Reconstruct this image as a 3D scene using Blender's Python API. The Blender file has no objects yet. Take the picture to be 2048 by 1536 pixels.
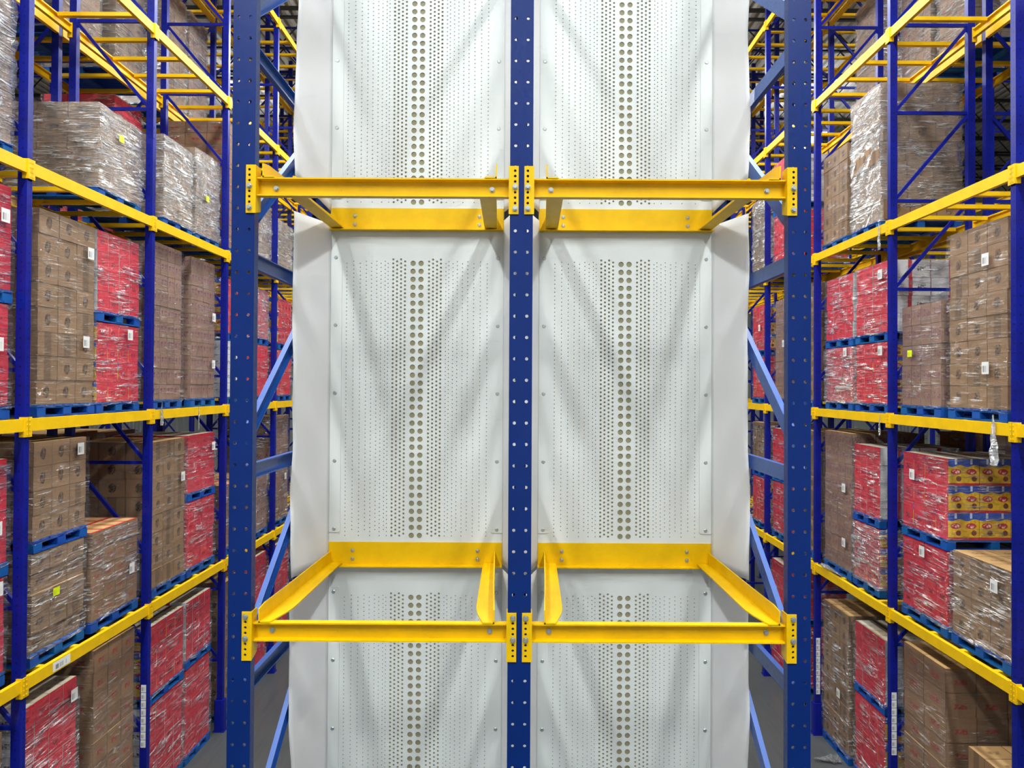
import bpy, math, random
from mathutils import Vector, Matrix, noise

# ---------------------------------------------------------------- camera, light, exposure
SC = bpy.context.scene
COL = SC.collection
EYE = 6.1                                   # camera height above the warehouse floor
cam_d = bpy.data.cameras.new('camera')
cam_d.sensor_width = 36.0
cam_d.lens = 36.0 * 1400 / 2048
cam_d.shift_x = -17.0 / 2048
cam_d.shift_y = -12.7 / 2048
cam_d.clip_end = 200
cam = bpy.data.objects.new('camera', cam_d)
COL.objects.link(cam)
cam.matrix_world = (Matrix.Translation((0, 0, EYE)) @ Matrix.Rotation(math.radians(90.6), 4, 'X')
                    @ Matrix.Rotation(math.radians(0.3), 4, 'Z'))
SC.camera = cam
SC.view_settings.view_transform = 'Standard'
SC.view_settings.look = 'None'
SC.view_settings.exposure = 0.0
SC.view_settings.gamma = 1.0
SC.view_settings.use_curve_mapping = False
SC.cycles.use_denoising = True
SC.cycles.use_adaptive_sampling = True
SC.cycles.adaptive_threshold = 0.08
SC.cycles.adaptive_min_samples = 8
SC.cycles.max_bounces = 6
SC.cycles.diffuse_bounces = 3
SC.cycles.glossy_bounces = 2
SC.cycles.transmission_bounces = 4
SC.cycles.transparent_max_bounces = 10
SC.cycles.sample_clamp_indirect = 6.0
SC.cycles.caustics_reflective = False
SC.cycles.caustics_refractive = False
world = bpy.data.worlds.new('warehouse_air')
world.use_nodes = True
world.node_tree.nodes['Background'].inputs[0].default_value = (0.8, 0.85, 0.9, 1)
world.node_tree.nodes['Background'].inputs[1].default_value = 0.02
SC.world = world

# rows of high-bay lamps: name, x, ys, hanging height above the eye, watts
LAMP_ROWS = [('left', -3.2, [3, 6.6, 10.2, 13.8, 17.4, 21.0], 8.3, 240.0),
             ('right', 3.2, [3, 6.6, 10.2, 13.8, 17.4, 21.0], 8.3, 240.0),
             ('far left', -9.7, [6, 13, 24], 8.3, 420.0), ('far right', 9.7, [6, 13, 24], 8.3, 420.0),
             ('left entry', -3.4, [-7.4, -4.2, -1.0], 8.4, 430.0), ('right entry', 3.4, [-7.4, -4.2, -1.0], 8.4, 430.0)]
ORD = ['first', 'second', 'third', 'fourth', 'fifth', 'sixth', 'seventh', 'eighth']

# ---------------------------------------------------------------- small helpers
RND = random.Random(7)
MESH = {}


class MB:
    """collects verts / faces / uvs / material slots for one mesh"""
    def __init__(s):
        s.v, s.f, s.uv, s.m = [], [], [], []

    def quad(s, a, b, c, d, m=0, uv=None):
        i = len(s.v)
        s.v += [a, b, c, d]
        s.f.append((i, i + 1, i + 2, i + 3))
        s.m.append(m)
        s.uv += uv or [(0, 0), (1, 0), (1, 1), (0, 1)]

    def poly(s, pts, m=0, uv=None):
        i = len(s.v)
        s.v += list(pts)
        s.f.append(tuple(range(i, i + len(pts))))
        s.m.append(m)
        s.uv += uv or [(0.5, 0.5)] * len(pts)

    def box(s, x0, x1, y0, y1, z0, z1, mx=0, my=0, mz=0, metric=False):
        U = (lambda a, b: [(0, 0), (a, 0), (a, b), (0, b)]) if metric else (lambda a, b: None)
        dx, dy, dz = x1 - x0, y1 - y0, z1 - z0
        s.quad((x0, y0, z0), (x1, y0, z0), (x1, y0, z1), (x0, y0, z1), my, U(dx, dz))
        s.quad((x1, y1, z0), (x0, y1, z0), (x0, y1, z1), (x1, y1, z1), my, U(dx, dz))
        s.quad((x1, y0, z0), (x1, y1, z0), (x1, y1, z1), (x1, y0, z1), mx, U(dy, dz))
        s.quad((x0, y1, z0), (x0, y0, z0), (x0, y0, z1), (x0, y1, z1), mx, U(dy, dz))
        s.quad((x0, y0, z1), (x1, y0, z1), (x1, y1, z1), (x0, y1, z1), mz, U(dx, dy))
        s.quad((x0, y1, z0), (x1, y1, z0), (x1, y0, z0), (x0, y0, z0), mz, U(dx, dy))
        return s

    def bar(s, a, b, w, h, up=(0, 0, 1)):
        """rectangular bar from a to b: w across, h along the up side"""
        a, b = Vector(a), Vector(b)
        d = (b - a).normalized()
        u = Vector(up)
        u = (u - d * u.dot(d)).normalized()
        r = d.cross(u)
        P = lambda c, i, j: tuple(c + r * (i * w / 2) + u * (j * h / 2))
        for (i0, j0, i1, j1) in ((-1, -1, 1, -1), (1, -1, 1, 1), (1, 1, -1, 1), (-1, 1, -1, -1)):
            s.quad(P(a, i0, j0), P(b, i0, j0), P(b, i1, j1), P(a, i1, j1))
        s.quad(P(a, -1, -1), P(a, 1, -1), P(a, 1, 1), P(a, -1, 1))
        s.quad(P(b, 1, -1), P(b, -1, -1), P(b, -1, 1), P(b, 1, 1))
        return s

    def extrude(s, prof, a, b, up=(0, 0, 1)):
        """closed 2D profile [(across, up)] swept from a to b, capped"""
        a, b = Vector(a), Vector(b)
        d = (b - a).normalized()
        u = Vector(up)
        u = (u - d * u.dot(d)).normalized()
        r = d.cross(u)
        A = [tuple(a + r * p[0] + u * p[1]) for p in prof]
        B = [tuple(b + r * p[0] + u * p[1]) for p in prof]
        n = len(prof)
        for i in range(n):
            j = (i + 1) % n
            s.quad(A[i], A[j], B[j], B[i])
        s.poly(A[::-1])
        s.poly(B)
        return s

    def cyl(s, c, axis, r, h, n=12, r2=None):
        c, ax = Vector(c), Vector(axis).normalized()
        t = Vector((0, 0, 1)) if abs(ax.z) < 0.9 else Vector((1, 0, 0))
        p = ax.cross(t).normalized()
        q = ax.cross(p)
        r2 = r if r2 is None else r2
        A = [tuple(c + (p * math.cos(2 * math.pi * k / n) + q * math.sin(2 * math.pi * k / n)) * r) for k in range(n)]
        B = [tuple(c + ax * h + (p * math.cos(2 * math.pi * k / n) + q * math.sin(2 * math.pi * k / n)) * r2) for k in range(n)]
        for i in range(n):
            j = (i + 1) % n
            s.quad(A[i], B[i], B[j], A[j])
        s.poly(A)
        s.poly(B[::-1])
        return s

    def mesh(s, name, mats, smooth=False, weld=False):
        me = bpy.data.meshes.new(name)
        me.from_pydata(s.v, [], s.f)
        for m in (mats if isinstance(mats, (list, tuple)) else [mats]):
            me.materials.append(m)
        me.polygons.foreach_set('material_index', s.m)
        uvl = me.uv_layers.new(name='UVMap')
        uvl.data.foreach_set('uv', [c for p in s.uv for c in p])
        if smooth:
            me.polygons.foreach_set('use_smooth', [True] * len(s.f))
        me.validate()
        if weld:
            import bmesh
            bm = bmesh.new()
            bm.from_mesh(me)
            bmesh.ops.remove_doubles(bm, verts=bm.verts, dist=1e-5)
            bm.to_mesh(me)
            bm.free()
        me.update()
        return me


def ob(name, me, parent=None, loc=(0, 0, 0), rot=(0, 0, 0)):
    o = bpy.data.objects.new(name, me)
    COL.objects.link(o)
    o.parent = parent
    o.location = loc
    o.rotation_euler = rot
    return o


def cached(key, fn):
    if key not in MESH:
        MESH[key] = fn()
    return MESH[key]


def tag(o, label, cat=None, group=None, kind=None):
    if label:
        o['label'] = label
    if cat:
        o['category'] = cat
    if group:
        o['group'] = group
    if kind:
        o['kind'] = kind
    return o


# ---------------------------------------------------------------- materials
def srgb(r, g, b):
    f = lambda c: (c / 255 / 12.92) if c / 255 <= 0.04045 else ((c / 255 + 0.055) / 1.055) ** 2.4
    return (f(r), f(g), f(b), 1.0)


class NT:
    def __init__(s, name):
        s.mat = bpy.data.materials.new(name)
        s.mat.use_nodes = True
        s.t = s.mat.node_tree
        s.b = s.t.nodes['Principled BSDF']
        s.out = s.t.nodes['Material Output']

    def n(s, typ, **kw):
        nd = s.t.nodes.new(typ)
        for k, v in kw.items():
            setattr(nd, k, v)
        return nd

    def put(s, sock, v):
        if isinstance(v, bpy.types.NodeSocket):
            s.t.links.new(v, sock)
        else:
            sock.default_value = v

    def math(s, op, a, b=0.0, c=0.0, clamp=False):
        nd = s.n('ShaderNodeMath', operation=op)
        nd.use_clamp = clamp
        s.put(nd.inputs[0], a)
        s.put(nd.inputs[1], b)
        s.put(nd.inputs[2], c)
        return nd.outputs[0]

    def mix(s, fac, a, b):
        nd = s.n('ShaderNodeMix', data_type='RGBA')
        s.put(nd.inputs[0], fac)
        s.put(nd.inputs[6], a)
        s.put(nd.inputs[7], b)
        return nd.outputs[2]

    def rng(s, v, a, b, c=0.0, d=1.0):
        nd = s.n('ShaderNodeMapRange')
        s.put(nd.inputs[0], v)
        for i, x in enumerate((a, b, c, d)):
            nd.inputs[i + 1].default_value = x
        return nd.outputs[0]

    def coord(s, kind='Object', scale=(1, 1, 1), rot=(0, 0, 0), loc=(0, 0, 0)):
        tc = s.n('ShaderNodeTexCoord')
        mp = s.n('ShaderNodeMapping')
        s.t.links.new(tc.outputs[kind], mp.inputs[0])
        s.put(mp.inputs['Scale'], scale)
        s.put(mp.inputs['Rotation'], rot)
        s.put(mp.inputs['Location'], loc)
        return mp.outputs[0]

    def noise(s, vec, scale, detail=3.0, rough=0.5, dist=0.0):
        nd = s.n('ShaderNodeTexNoise')
        s.put(nd.inputs['Vector'], vec)
        s.put(nd.inputs['Scale'], scale)
        s.put(nd.inputs['Detail'], detail)
        s.put(nd.inputs['Roughness'], rough)
        s.put(nd.inputs['Distortion'], dist)
        return nd.outputs['Fac']

    def xyz(s, vec):
        nd = s.n('ShaderNodeSeparateXYZ')
        s.put(nd.inputs[0], vec)
        return nd.outputs

    def rand(s):
        return s.n('ShaderNodeObjectInfo').outputs['Random']

    def bump(s, h, strength, dist=0.01):
        nd = s.n('ShaderNodeBump')
        nd.inputs['Strength'].default_value = strength
        nd.inputs['Distance'].default_value = dist
        s.put(nd.inputs['Height'], h)
        return nd.outputs[0]

    def fin(s, col, rough=0.5, metal=0.0, spec=0.5, normal=None):
        s.put(s.b.inputs['Base Color'], col)
        s.put(s.b.inputs['Roughness'], rough)
        s.put(s.b.inputs['Metallic'], metal)
        s.put(s.b.inputs['Specular IOR Level'], spec)
        if normal is not None:
            s.put(s.b.inputs['Normal'], normal)
        return s.mat


def paint(name, rgb, rough, wear=0.0, wear_rgb=(150, 150, 145), dirt=0.25, nscale=3.0, spec=0.5):
    m = NT(name)
    c = m.coord('Object')
    n1 = m.noise(c, nscale, 4, 0.6)
    n2 = m.noise(c, nscale * 14, 5, 0.65)
    base = srgb(*rgb)
    dark = tuple(x * (1 - dirt) for x in base[:3]) + (1,)
    col = m.mix(m.rng(n1, 0.35, 0.7), base, dark)
    if wear:
        mask = m.math('MULTIPLY', m.rng(n2, 0.66, 0.72), m.rng(n1, 0.5, 0.62))
        col = m.mix(m.math('MULTIPLY', mask, wear), col, srgb(*wear_rgb))
    return m.fin(col, m.rng(n2, 0.3, 0.7, rough - 0.06, rough + 0.08), 0, spec, m.bump(n2, 0.05, 0.002))


M_NAVY = paint('navy_rack_paint', (0, 38, 108), 0.36, 0.5, (150, 165, 185), 0.15, spec=0.25)
M_BRACE = paint('slate_blue_brace_paint', (24, 78, 160), 0.34, 0.9, (130, 150, 180), 0.2, 4.0)
M_YEL = paint('yellow_shelf_paint', (238, 190, 0), 0.42, 0.7, (120, 95, 20), 0.14, 6.0, spec=0.25)
M_BLUE = paint('ultramarine_rack_paint', (12, 26, 138), 0.35, 0.4, (120, 130, 200), 0.2, spec=0.3)
M_RYEL = paint('rack_beam_yellow_paint', (245, 196, 10), 0.45, 0.5, (150, 110, 20), 0.15, spec=0.3)
M_SLATE = paint('slate_joist_paint', (40, 38, 36), 0.6)
M_WALL = paint('white_wall_panel', (225, 228, 226), 0.6, dirt=0.06)
M_DECK = paint('grey_roof_deck', (188, 184, 178), 0.6, dirt=0.2)
M_LAMP = paint('lamp_housing_white', (220, 220, 220), 0.4)


def post_material():
    """rack upright: paint plus the column of small punched holes"""
    m = NT('ultramarine_post_paint')
    c = m.coord('Object')
    n1 = m.noise(c, 3.0, 4, 0.6)
    uv = m.xyz(m.coord('UV'))
    fz = m.math('SUBTRACT', m.math('FRACT', m.math('DIVIDE', uv[1], 0.1)), 0.5)
    fx = m.math('SUBTRACT', uv[0], 0.05)
    d = m.math('SQRT', m.math('ADD', m.math('POWER', m.math('MULTIPLY', fz, 0.1), 2), m.math('POWER', fx, 2)))
    hole = m.math('LESS_THAN', d, 0.011)
    col = m.mix(m.rng(n1, 0.35, 0.7), srgb(12, 26, 138), srgb(8, 18, 112))
    col = m.mix(m.math('MULTIPLY', hole, 0.7), col, srgb(8, 10, 40))
    return m.fin(col, 0.36, 0, 0.3)


M_POST = post_material()


def steel():
    m = NT('zinc_bolt')
    n1 = m.noise(m.coord('Object'), 60, 3)
    return m.fin(m.mix(n1, srgb(165, 172, 172), srgb(205, 210, 210)), 0.38, 0.85)


M_ZINC = steel()


def panel_mat(name, rgb, rough, trans=0.0):
    m = NT(name)
    c = m.coord('Object', (1, 1, 0.35))
    n1 = m.noise(c, 2.2, 4, 0.55)
    n2 = m.noise(m.coord('Object', (1, 1, 1)), 90, 3)
    b = srgb(*rgb)
    col = m.mix(m.rng(n1, 0.35, 0.7), b, tuple(x * 0.93 for x in b[:3]) + (1,))
    mat = m.fin(col, rough, 0, 0.35, m.bump(n2, 0.04, 0.002))
    if trans:
        tr = m.n('ShaderNodeBsdfTranslucent')
        tr.inputs[0].default_value = srgb(250, 250, 250)
        mx = m.n('ShaderNodeMixShader')
        mx.inputs[0].default_value = trans
        m.t.links.new(m.b.outputs[0], mx.inputs[1])
        m.t.links.new(tr.outputs[0], mx.inputs[2])
        m.t.links.new(mx.outputs[0], m.out.inputs[0])
    return mat


M_PANEL = panel_mat('white_perforated_plastic', (222, 226, 224), 0.42)
M_FLAP = panel_mat('white_flexible_plastic', (252, 252, 252), 0.45, 0.42)
M_KHAKI = panel_mat('khaki_backing', (146, 141, 112), 0.7)


def concrete():
    m = NT('sealed_concrete')
    c = m.coord('Object')
    n1 = m.noise(c, 0.35, 6, 0.6)
    n2 = m.noise(m.coord('Object', (6, 0.5, 1)), 2.0, 5, 0.6)
    col = m.mix(n1, srgb(66, 69, 70), srgb(84, 86, 85))
    col = m.mix(m.rng(n2, 0.45, 0.75, 0, 0.5), col, srgb(52, 55, 57))
    return m.fin(col, m.rng(n1, 0.3, 0.7, 0.28, 0.5), 0, 0.4)


M_FLOOR = concrete()


def carton(name, rgb, rgb2, ink, style):
    """printed corrugated board: u,v run 0..1 on every side of a box"""
    m = NT(name)
    r = m.rand()
    uv = m.coord('UV')
    u, v, _ = m.xyz(uv)
    n1 = m.noise(m.coord('Object'), 5.0, 4, 0.6)
    col = m.mix(m.math('MULTIPLY', r, 0.8), srgb(*rgb), srgb(*rgb2))
    dk = m.n('ShaderNodeHueSaturation')
    m.put(dk.inputs['Value'], m.rng(n1, 0.3, 0.7, 0.9, 1.06))
    m.put(dk.inputs['Color'], col)
    col = dk.outputs[0]
    wob = m.noise(m.coord('Object', (1, 1, 1)), 40.0, 3)
    if style in ('logo', 'logo2'):
        cu, cv, ru, rv = (0.5, 0.5, 0.15, 0.26) if style == 'logo' else (0.5, 0.55, 0.24, 0.16)
        a = m.math('DIVIDE', m.math('SUBTRACT', u, cu), ru)
        b = m.math('DIVIDE', m.math('SUBTRACT', m.math('ADD', v, m.math('MULTIPLY', m.math('SUBTRACT', u, 0.5), -0.25)), cv), rv)
        d = m.math('SQRT', m.math('ADD', m.math('POWER', a, 2), m.math('POWER', b, 2)))
        ring = m.math('MULTIPLY', m.math('LESS_THAN', d, 1.0), m.rng(wob, 0.38, 0.6))
        fill = m.math('MULTIPLY', m.rng(d, 1.1, 0.7), 0.42)
        ink_f = m.math('MAXIMUM', m.math('MULTIPLY', ring, 0.95), fill)
        # a tape strip down every third box
        tape = m.math('MULTIPLY', m.math('LESS_THAN', m.math('ABSOLUTE', m.math('SUBTRACT', u, 0.5)), 0.17),
                      m.math('GREATER_THAN', r, 0.72))
        ink_f = m.math('MULTIPLY', ink_f, m.math('SUBTRACT', 1.0, tape))
        col = m.mix(ink_f, col, srgb(*ink))
        col = m.mix(m.math('MULTIPLY', tape, 0.62), col, srgb(92, 72, 54))
    if style == 'lines':
        a = m.math('LESS_THAN', m.math('ABSOLUTE', m.math('SUBTRACT', m.math('FRACT', m.math('MULTIPLY', u, 2.0)), 0.5)), 0.3)
        b = m.math('LESS_THAN', m.math('ABSOLUTE', m.math('SUBTRACT', v, 0.55)), 0.22)
        ink_f = m.math('MULTIPLY', m.math('MULTIPLY', a, b), m.rng(wob, 0.46, 0.6))
        col = m.mix(m.math('MULTIPLY', ink_f, 0.95), col, srgb(*ink))
    if style == 'mark':
        a = m.math('LESS_THAN', m.math('ABSOLUTE', m.math('SUBTRACT', u, 0.5)), 0.2)
        b = m.math('LESS_THAN', m.math('ABSOLUTE', m.math('SUBTRACT', v, 0.45)), 0.11)
        ink_f = m.math('MULTIPLY', m.math('MULTIPLY', a, b), m.rng(wob, 0.4, 0.55))
        col = m.mix(m.math('MULTIPLY', ink_f, 0.8), col, srgb(*ink))
    if style == 'tape':
        a = m.math('LESS_THAN', m.math('ABSOLUTE', m.math('SUBTRACT', u, 0.5)), 0.05)
        col = m.mix(a, col, srgb(*ink))
        b = m.math('MULTIPLY', m.math('LESS_THAN', m.math('ABSOLUTE', m.math('SUBTRACT', u, 0.78)), 0.1),
                   m.math('LESS_THAN', m.math('ABSOLUTE', m.math('SUBTRACT', v, 0.5)), 0.12))
        col = m.mix(m.math('MULTIPLY', b, m.rng(wob, 0.4, 0.6)), col, srgb(90, 60, 60))
    if style == 'border':
        e = m.math('MAXIMUM', m.math('ABSOLUTE', m.math('SUBTRACT', u, 0.5)), m.math('ABSOLUTE', m.math('SUBTRACT', v, 0.5)))
        col = m.mix(m.math('GREATER_THAN', e, 0.42), col, srgb(*ink))
    # darker cut edges of the board
    e = m.math('MAXIMUM', m.math('ABSOLUTE', m.math('SUBTRACT', u, 0.5)), m.math('ABSOLUTE', m.math('SUBTRACT', v, 0.5)))
    col = m.mix(m.math('MULTIPLY', m.math('GREATER_THAN', e, 0.485), 0.35), col, srgb(60, 42, 30))
    return m.fin(col, 0.62, 0, 0.3, m.bump(n1, 0.15, 0.004))


M_BROWN = carton('brown_carton', (150, 118, 86), (130, 101, 73), (56, 44, 36), 'logo')
M_BROWN2 = carton('brown_carton_pink_print', (148, 116, 98), (130, 101, 84), (104, 50, 80), 'lines')
M_BROWN3 = carton('brown_carton_red_print', (148, 113, 80), (130, 98, 70), (160, 36, 40), 'mark')
M_BROWN4 = carton('brown_carton_small_print', (144, 115, 88), (126, 99, 74), (56, 46, 54), 'logo2')
M_TOP = carton('brown_carton_top', (196, 158, 108), (176, 138, 92), (120, 90, 60), 'mark')
M_TOPRED = carton('brown_carton_top_red_border', (206, 166, 108), (192, 150, 98), (196, 50, 58), 'border')
M_TOPPALE = carton('pale_carton_top', (190, 182, 168), (170, 150, 120), (90, 70, 56), 'tape')
M_RED = carton('red_carton', (216, 34, 58), (200, 30, 52), (88, 16, 30), 'mark')
M_WHITE = carton('white_carton_red_tape', (226, 224, 222), (212, 210, 210), (196, 40, 56), 'tape')
M_WHITE2 = carton('white_carton', (226, 226, 226), (214, 214, 214), (60, 62, 66), 'mark')


def product_bags():
    """yellow pouches with a blue head and a red oval emblem, seen in open trays"""
    m = NT('yellow_pouch_print')
    u, v, _ = m.xyz(m.coord('UV'))
    fu = m.math('FRACT', m.math('MULTIPLY', u, 2.0))
    wave = m.math('MULTIPLY', m.math('SINE', m.math('MULTIPLY', fu, 6.283)), 0.035)
    head = m.math('GREATER_THAN', m.math('ADD', v, wave), 0.74)
    wob = m.noise(m.coord('Object'), 30.0, 3)
    col = m.mix(m.rng(wob, 0.4, 0.7), srgb(246, 200, 20), srgb(214, 160, 10))
    a = m.math('DIVIDE', m.math('SUBTRACT', fu, 0.5), 0.33)
    b = m.math('DIVIDE', m.math('SUBTRACT', v, 0.52), 0.11)
    d = m.math('SQRT', m.math('ADD', m.math('POWER', a, 2), m.math('POWER', b, 2)))
    col = m.mix(m.math('LESS_THAN', d, 1.0), col, srgb(200, 30, 30))
    col = m.mix(m.math('MULTIPLY', m.math('LESS_THAN', d, 0.75), m.rng(wob, 0.5, 0.62)), col, srgb(250, 235, 220))
    a = m.math('DIVIDE', m.math('SUBTRACT', fu, 0.68), 0.17)
    b = m.math('DIVIDE', m.math('SUBTRACT', v, 0.26), 0.1)
    d = m.math('SQRT', m.math('ADD', m.math('POWER', a, 2), m.math('POWER', b, 2)))
    col = m.mix(m.math('LESS_THAN', d, 1.0), col, srgb(120, 50, 24))
    col = m.mix(head, col, srgb(20, 80, 190))
    a = m.math('MULTIPLY', m.math('LESS_THAN', m.math('ABSOLUTE', m.math('SUBTRACT', fu, 0.5)), 0.07), m.math('GREATER_THAN', v, 0.8))
    col = m.mix(m.math('MULTIPLY', a, 0.8), col, srgb(230, 235, 245))
    col = m.mix(m.math('LESS_THAN', v, 0.1), col, srgb(196, 30, 44))
    return m.fin(col, 0.4)


M_POUCH = product_bags()


def film(name, base, amt, rough=0.22):
    """stretch film: mostly clear, hazy where it bunches into slanted streaks, glossy"""
    m = NT(name)
    r = m.rand()
    off = m.n('ShaderNodeCombineXYZ')
    m.put(off.inputs[0], m.math('MULTIPLY', r, 37.0))
    m.put(off.inputs[1], m.math('MULTIPLY', r, 11.0))
    n1 = m.noise(m.coord('UV', (1.7, 22, 1), (0, 0, 0.16), off.outputs[0]), 1.5, 3, 0.65, 1.0)
    n2 = m.noise(m.coord('UV', (1.7, 12, 1), (0, 0, -0.6), off.outputs[0]), 1.5, 2, 0.62, 1.6)
    n3 = m.noise(m.coord('UV', (1.2, 2.2, 1), (0, 0, 0.4), off.outputs[0]), 1.9, 1, 0.5)
    s1 = m.rng(n1, 0.51, 0.60)
    s2 = m.rng(n2, 0.55, 0.64)
    patch = m.rng(n3, 0.40, 0.60, 0.10, 1.0)
    streak = m.math('MULTIPLY', m.math('ADD', s1, m.math('MULTIPLY', s2, 0.8)), patch)
    fac = m.math('ADD', m.math('MULTIPLY', streak, amt), base, clamp=True)
    fac = m.math('MINIMUM', fac, 0.88)
    h = m.math('ADD', streak, m.math('MULTIPLY', m.math('ADD', n1, n2), 0.5))
    nrm = m.bump(h, 1.0, 0.09)
    m.fin((0.93, 0.93, 0.95, 1), rough, 0, 0.9, nrm)
    gl = m.n('ShaderNodeBsdfGlossy')
    gl.inputs['Color'].default_value = (1, 1, 1, 1)
    gl.inputs['Roughness'].default_value = rough
    m.put(gl.inputs['Normal'], nrm)
    sh = m.n('ShaderNodeMixShader')
    sh.inputs[0].default_value = 0.5
    m.t.links.new(m.b.outputs[0], sh.inputs[1])
    m.t.links.new(gl.outputs[0], sh.inputs[2])
    tr = m.n('ShaderNodeBsdfTransparent')
    tr.inputs[0].default_value = (0.97, 0.97, 0.98, 1)
    mx = m.n('ShaderNodeMixShader')
    m.put(mx.inputs[0], fac)
    m.t.links.new(tr.outputs[0], mx.inputs[1])
    m.t.links.new(sh.outputs[0], mx.inputs[2])
    m.t.links.new(mx.outputs[0], m.out.inputs[0])
    return m.mat


M_FILM = film('stretch_film', 0.07, 0.6)
M_FILM_LIGHT = film('stretch_film_thin', 0.05, 0.22)
M_FILM_HEAVY = film('stretch_film_thick_glare', 0.24, 0.9, 0.24)  # heavy wrap; its denser white haze also stands in for glare on upper loads
M_SCRAP = film('crumpled_film', 0.45, 0.5, 0.14)


def pallet_paint():
    m = NT('blue_pallet_wood')
    r = m.rand()
    n1 = m.noise(m.coord('Object', (3, 3, 14)), 3.0, 5, 0.65)
    col = m.mix(m.rng(r, 0.0, 1.0, 0, 0.6), srgb(10, 70, 165), srgb(10, 105, 150))
    col = m.mix(m.rng(n1, 0.6, 0.72, 0, 0.55), col, srgb(120, 110, 84))
    return m.fin(col, 0.7, 0, 0.3)


M_PALLET = pallet_paint()


def sticker(name, rgb, bars):
    m = NT(name)
    u, v, _ = m.xyz(m.coord('UV'))
    col = srgb(*rgb)
    nz = m.n('ShaderNodeTexWhiteNoise', noise_dimensions='1D')
    m.put(nz.inputs['W'], m.math('FLOOR', m.math('MULTIPLY', u, 34.0)))
    inside = m.math('MULTIPLY', m.math('LESS_THAN', m.math('ABSOLUTE', m.math('SUBTRACT', u, 0.5)), 0.36),
                    m.math('LESS_THAN', m.math('ABSOLUTE', m.math('SUBTRACT', v, 0.42)), 0.26))
    f = m.math('MULTIPLY', m.math('GREATER_THAN', nz.outputs['Value'], 0.5), inside)
    col = m.mix(m.math('MULTIPLY', f, bars), col, srgb(25, 25, 25))
    return m.fin(col, 0.5)


M_STICK = sticker('white_barcode_label', (228, 228, 226), 0.7)
M_STICKY = sticker('yellow_green_label', (222, 238, 20), 0.3)


def lamp_glow():
    m = NT('lamp_lens')
    m.put(m.b.inputs['Emission Color'], (0.97, 1.0, 0.985, 1))
    m.put(m.b.inputs['Emission Strength'], 9.0)
    m.mat.cycles.emission_sampling = 'NONE'
    return m.fin((0.9, 0.9, 0.9, 1), 0.4)


M_LENS = lamp_glow()

# ---------------------------------------------------------------- the building
def structure(name, mb, mat, label=None):
    o = ob(name, mb.mesh(name, mat))
    return tag(o, label, None, None, 'structure')


structure('floor', MB().box(-24, 24, -14, 46, -0.2, 0), M_FLOOR, 'grey sealed concrete warehouse floor')
CEIL = EYE + 10.2
deck = MB()
p, k = 0.30, 0
x = -24.0
while x < 24.0:
    zs = [(x, CEIL), (x + 0.10, CEIL), (x + 0.14, CEIL + 0.08), (x + 0.26, CEIL + 0.08), (x + 0.30, CEIL)]
    for (xa, za), (xb, zb) in zip(zs, zs[1:]):
        deck.quad((xa, 46, za), (xb, 46, zb), (xb, -14, zb), (xa, -14, za))
    x += p
structure('ceiling', deck, M_DECK, 'grey corrugated steel roof deck above the racks')


def ribbed(axis, at, lo, hi, z1):
    mb = MB()
    t = lo
    while t < hi - 1e-6:
        pts = [(t, 0), (t + 0.22, 0), (t + 0.25, 0.04), (t + 0.37, 0.04), (t + 0.40, 0)]
        for (a, da), (b, db) in zip(pts, pts[1:]):
            if axis == 'x':
                mb.quad((at + da, a, 0), (at + db, b, 0), (at + db, b, z1), (at + da, a, z1))
            else:
                mb.quad((a, at + da, 0), (b, at + db, 0), (b, at + db, z1), (a, at + da, z1))
        t += 0.40
    return mb


structure('wall_left', ribbed('x', -24, -14, 46, CEIL), M_WALL, 'white ribbed metal wall at the far left')
structure('wall_right', ribbed('x', 24, -14, 46, CEIL), M_WALL, 'white ribbed metal wall at the far right')
structure('wall_back', ribbed('y', 46, -24, 24, CEIL), M_WALL, 'white ribbed metal wall behind everything')
structure('wall_front', ribbed('y', -14, -24, 24, CEIL), M_WALL, 'white ribbed metal wall behind the camera')


def truss(y, i):
    e = ob('roof_truss', None, None, (0, y, CEIL - 0.06))
    tag(e, 'dark open web steel joist under the roof deck', None, 'roof joists', 'structure')
    ob('top_chord', cached('truss_top', lambda: MB().bar((-24, 0, -0.03), (24, 0, -0.03), 0.09, 0.06).mesh('top_chord', M_SLATE)), e)
    ob('bottom_chord', cached('truss_bot', lambda: MB().bar((-24, 0, -0.75), (24, 0, -0.75), 0.09, 0.07).mesh('bottom_chord', M_SLATE)), e)

    def web():
        mb = MB()
        xx = -24.0
        while xx < 24:
            mb.bar((xx, 0, -0.06), (xx + 0.6, 0, -0.72), 0.03, 0.03, (0, 1, 0))
            mb.bar((xx + 0.6, 0, -0.72), (xx + 1.2, 0, -0.06), 0.03, 0.03, (0, 1, 0))
            xx += 1.2
        return mb.mesh('web', M_SLATE)
    tag(ob('web', cached('truss_web', web), e), None, None, None, 'stuff')


for i in range(13):
    truss(12.0 + 1.8 * i, i)

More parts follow.
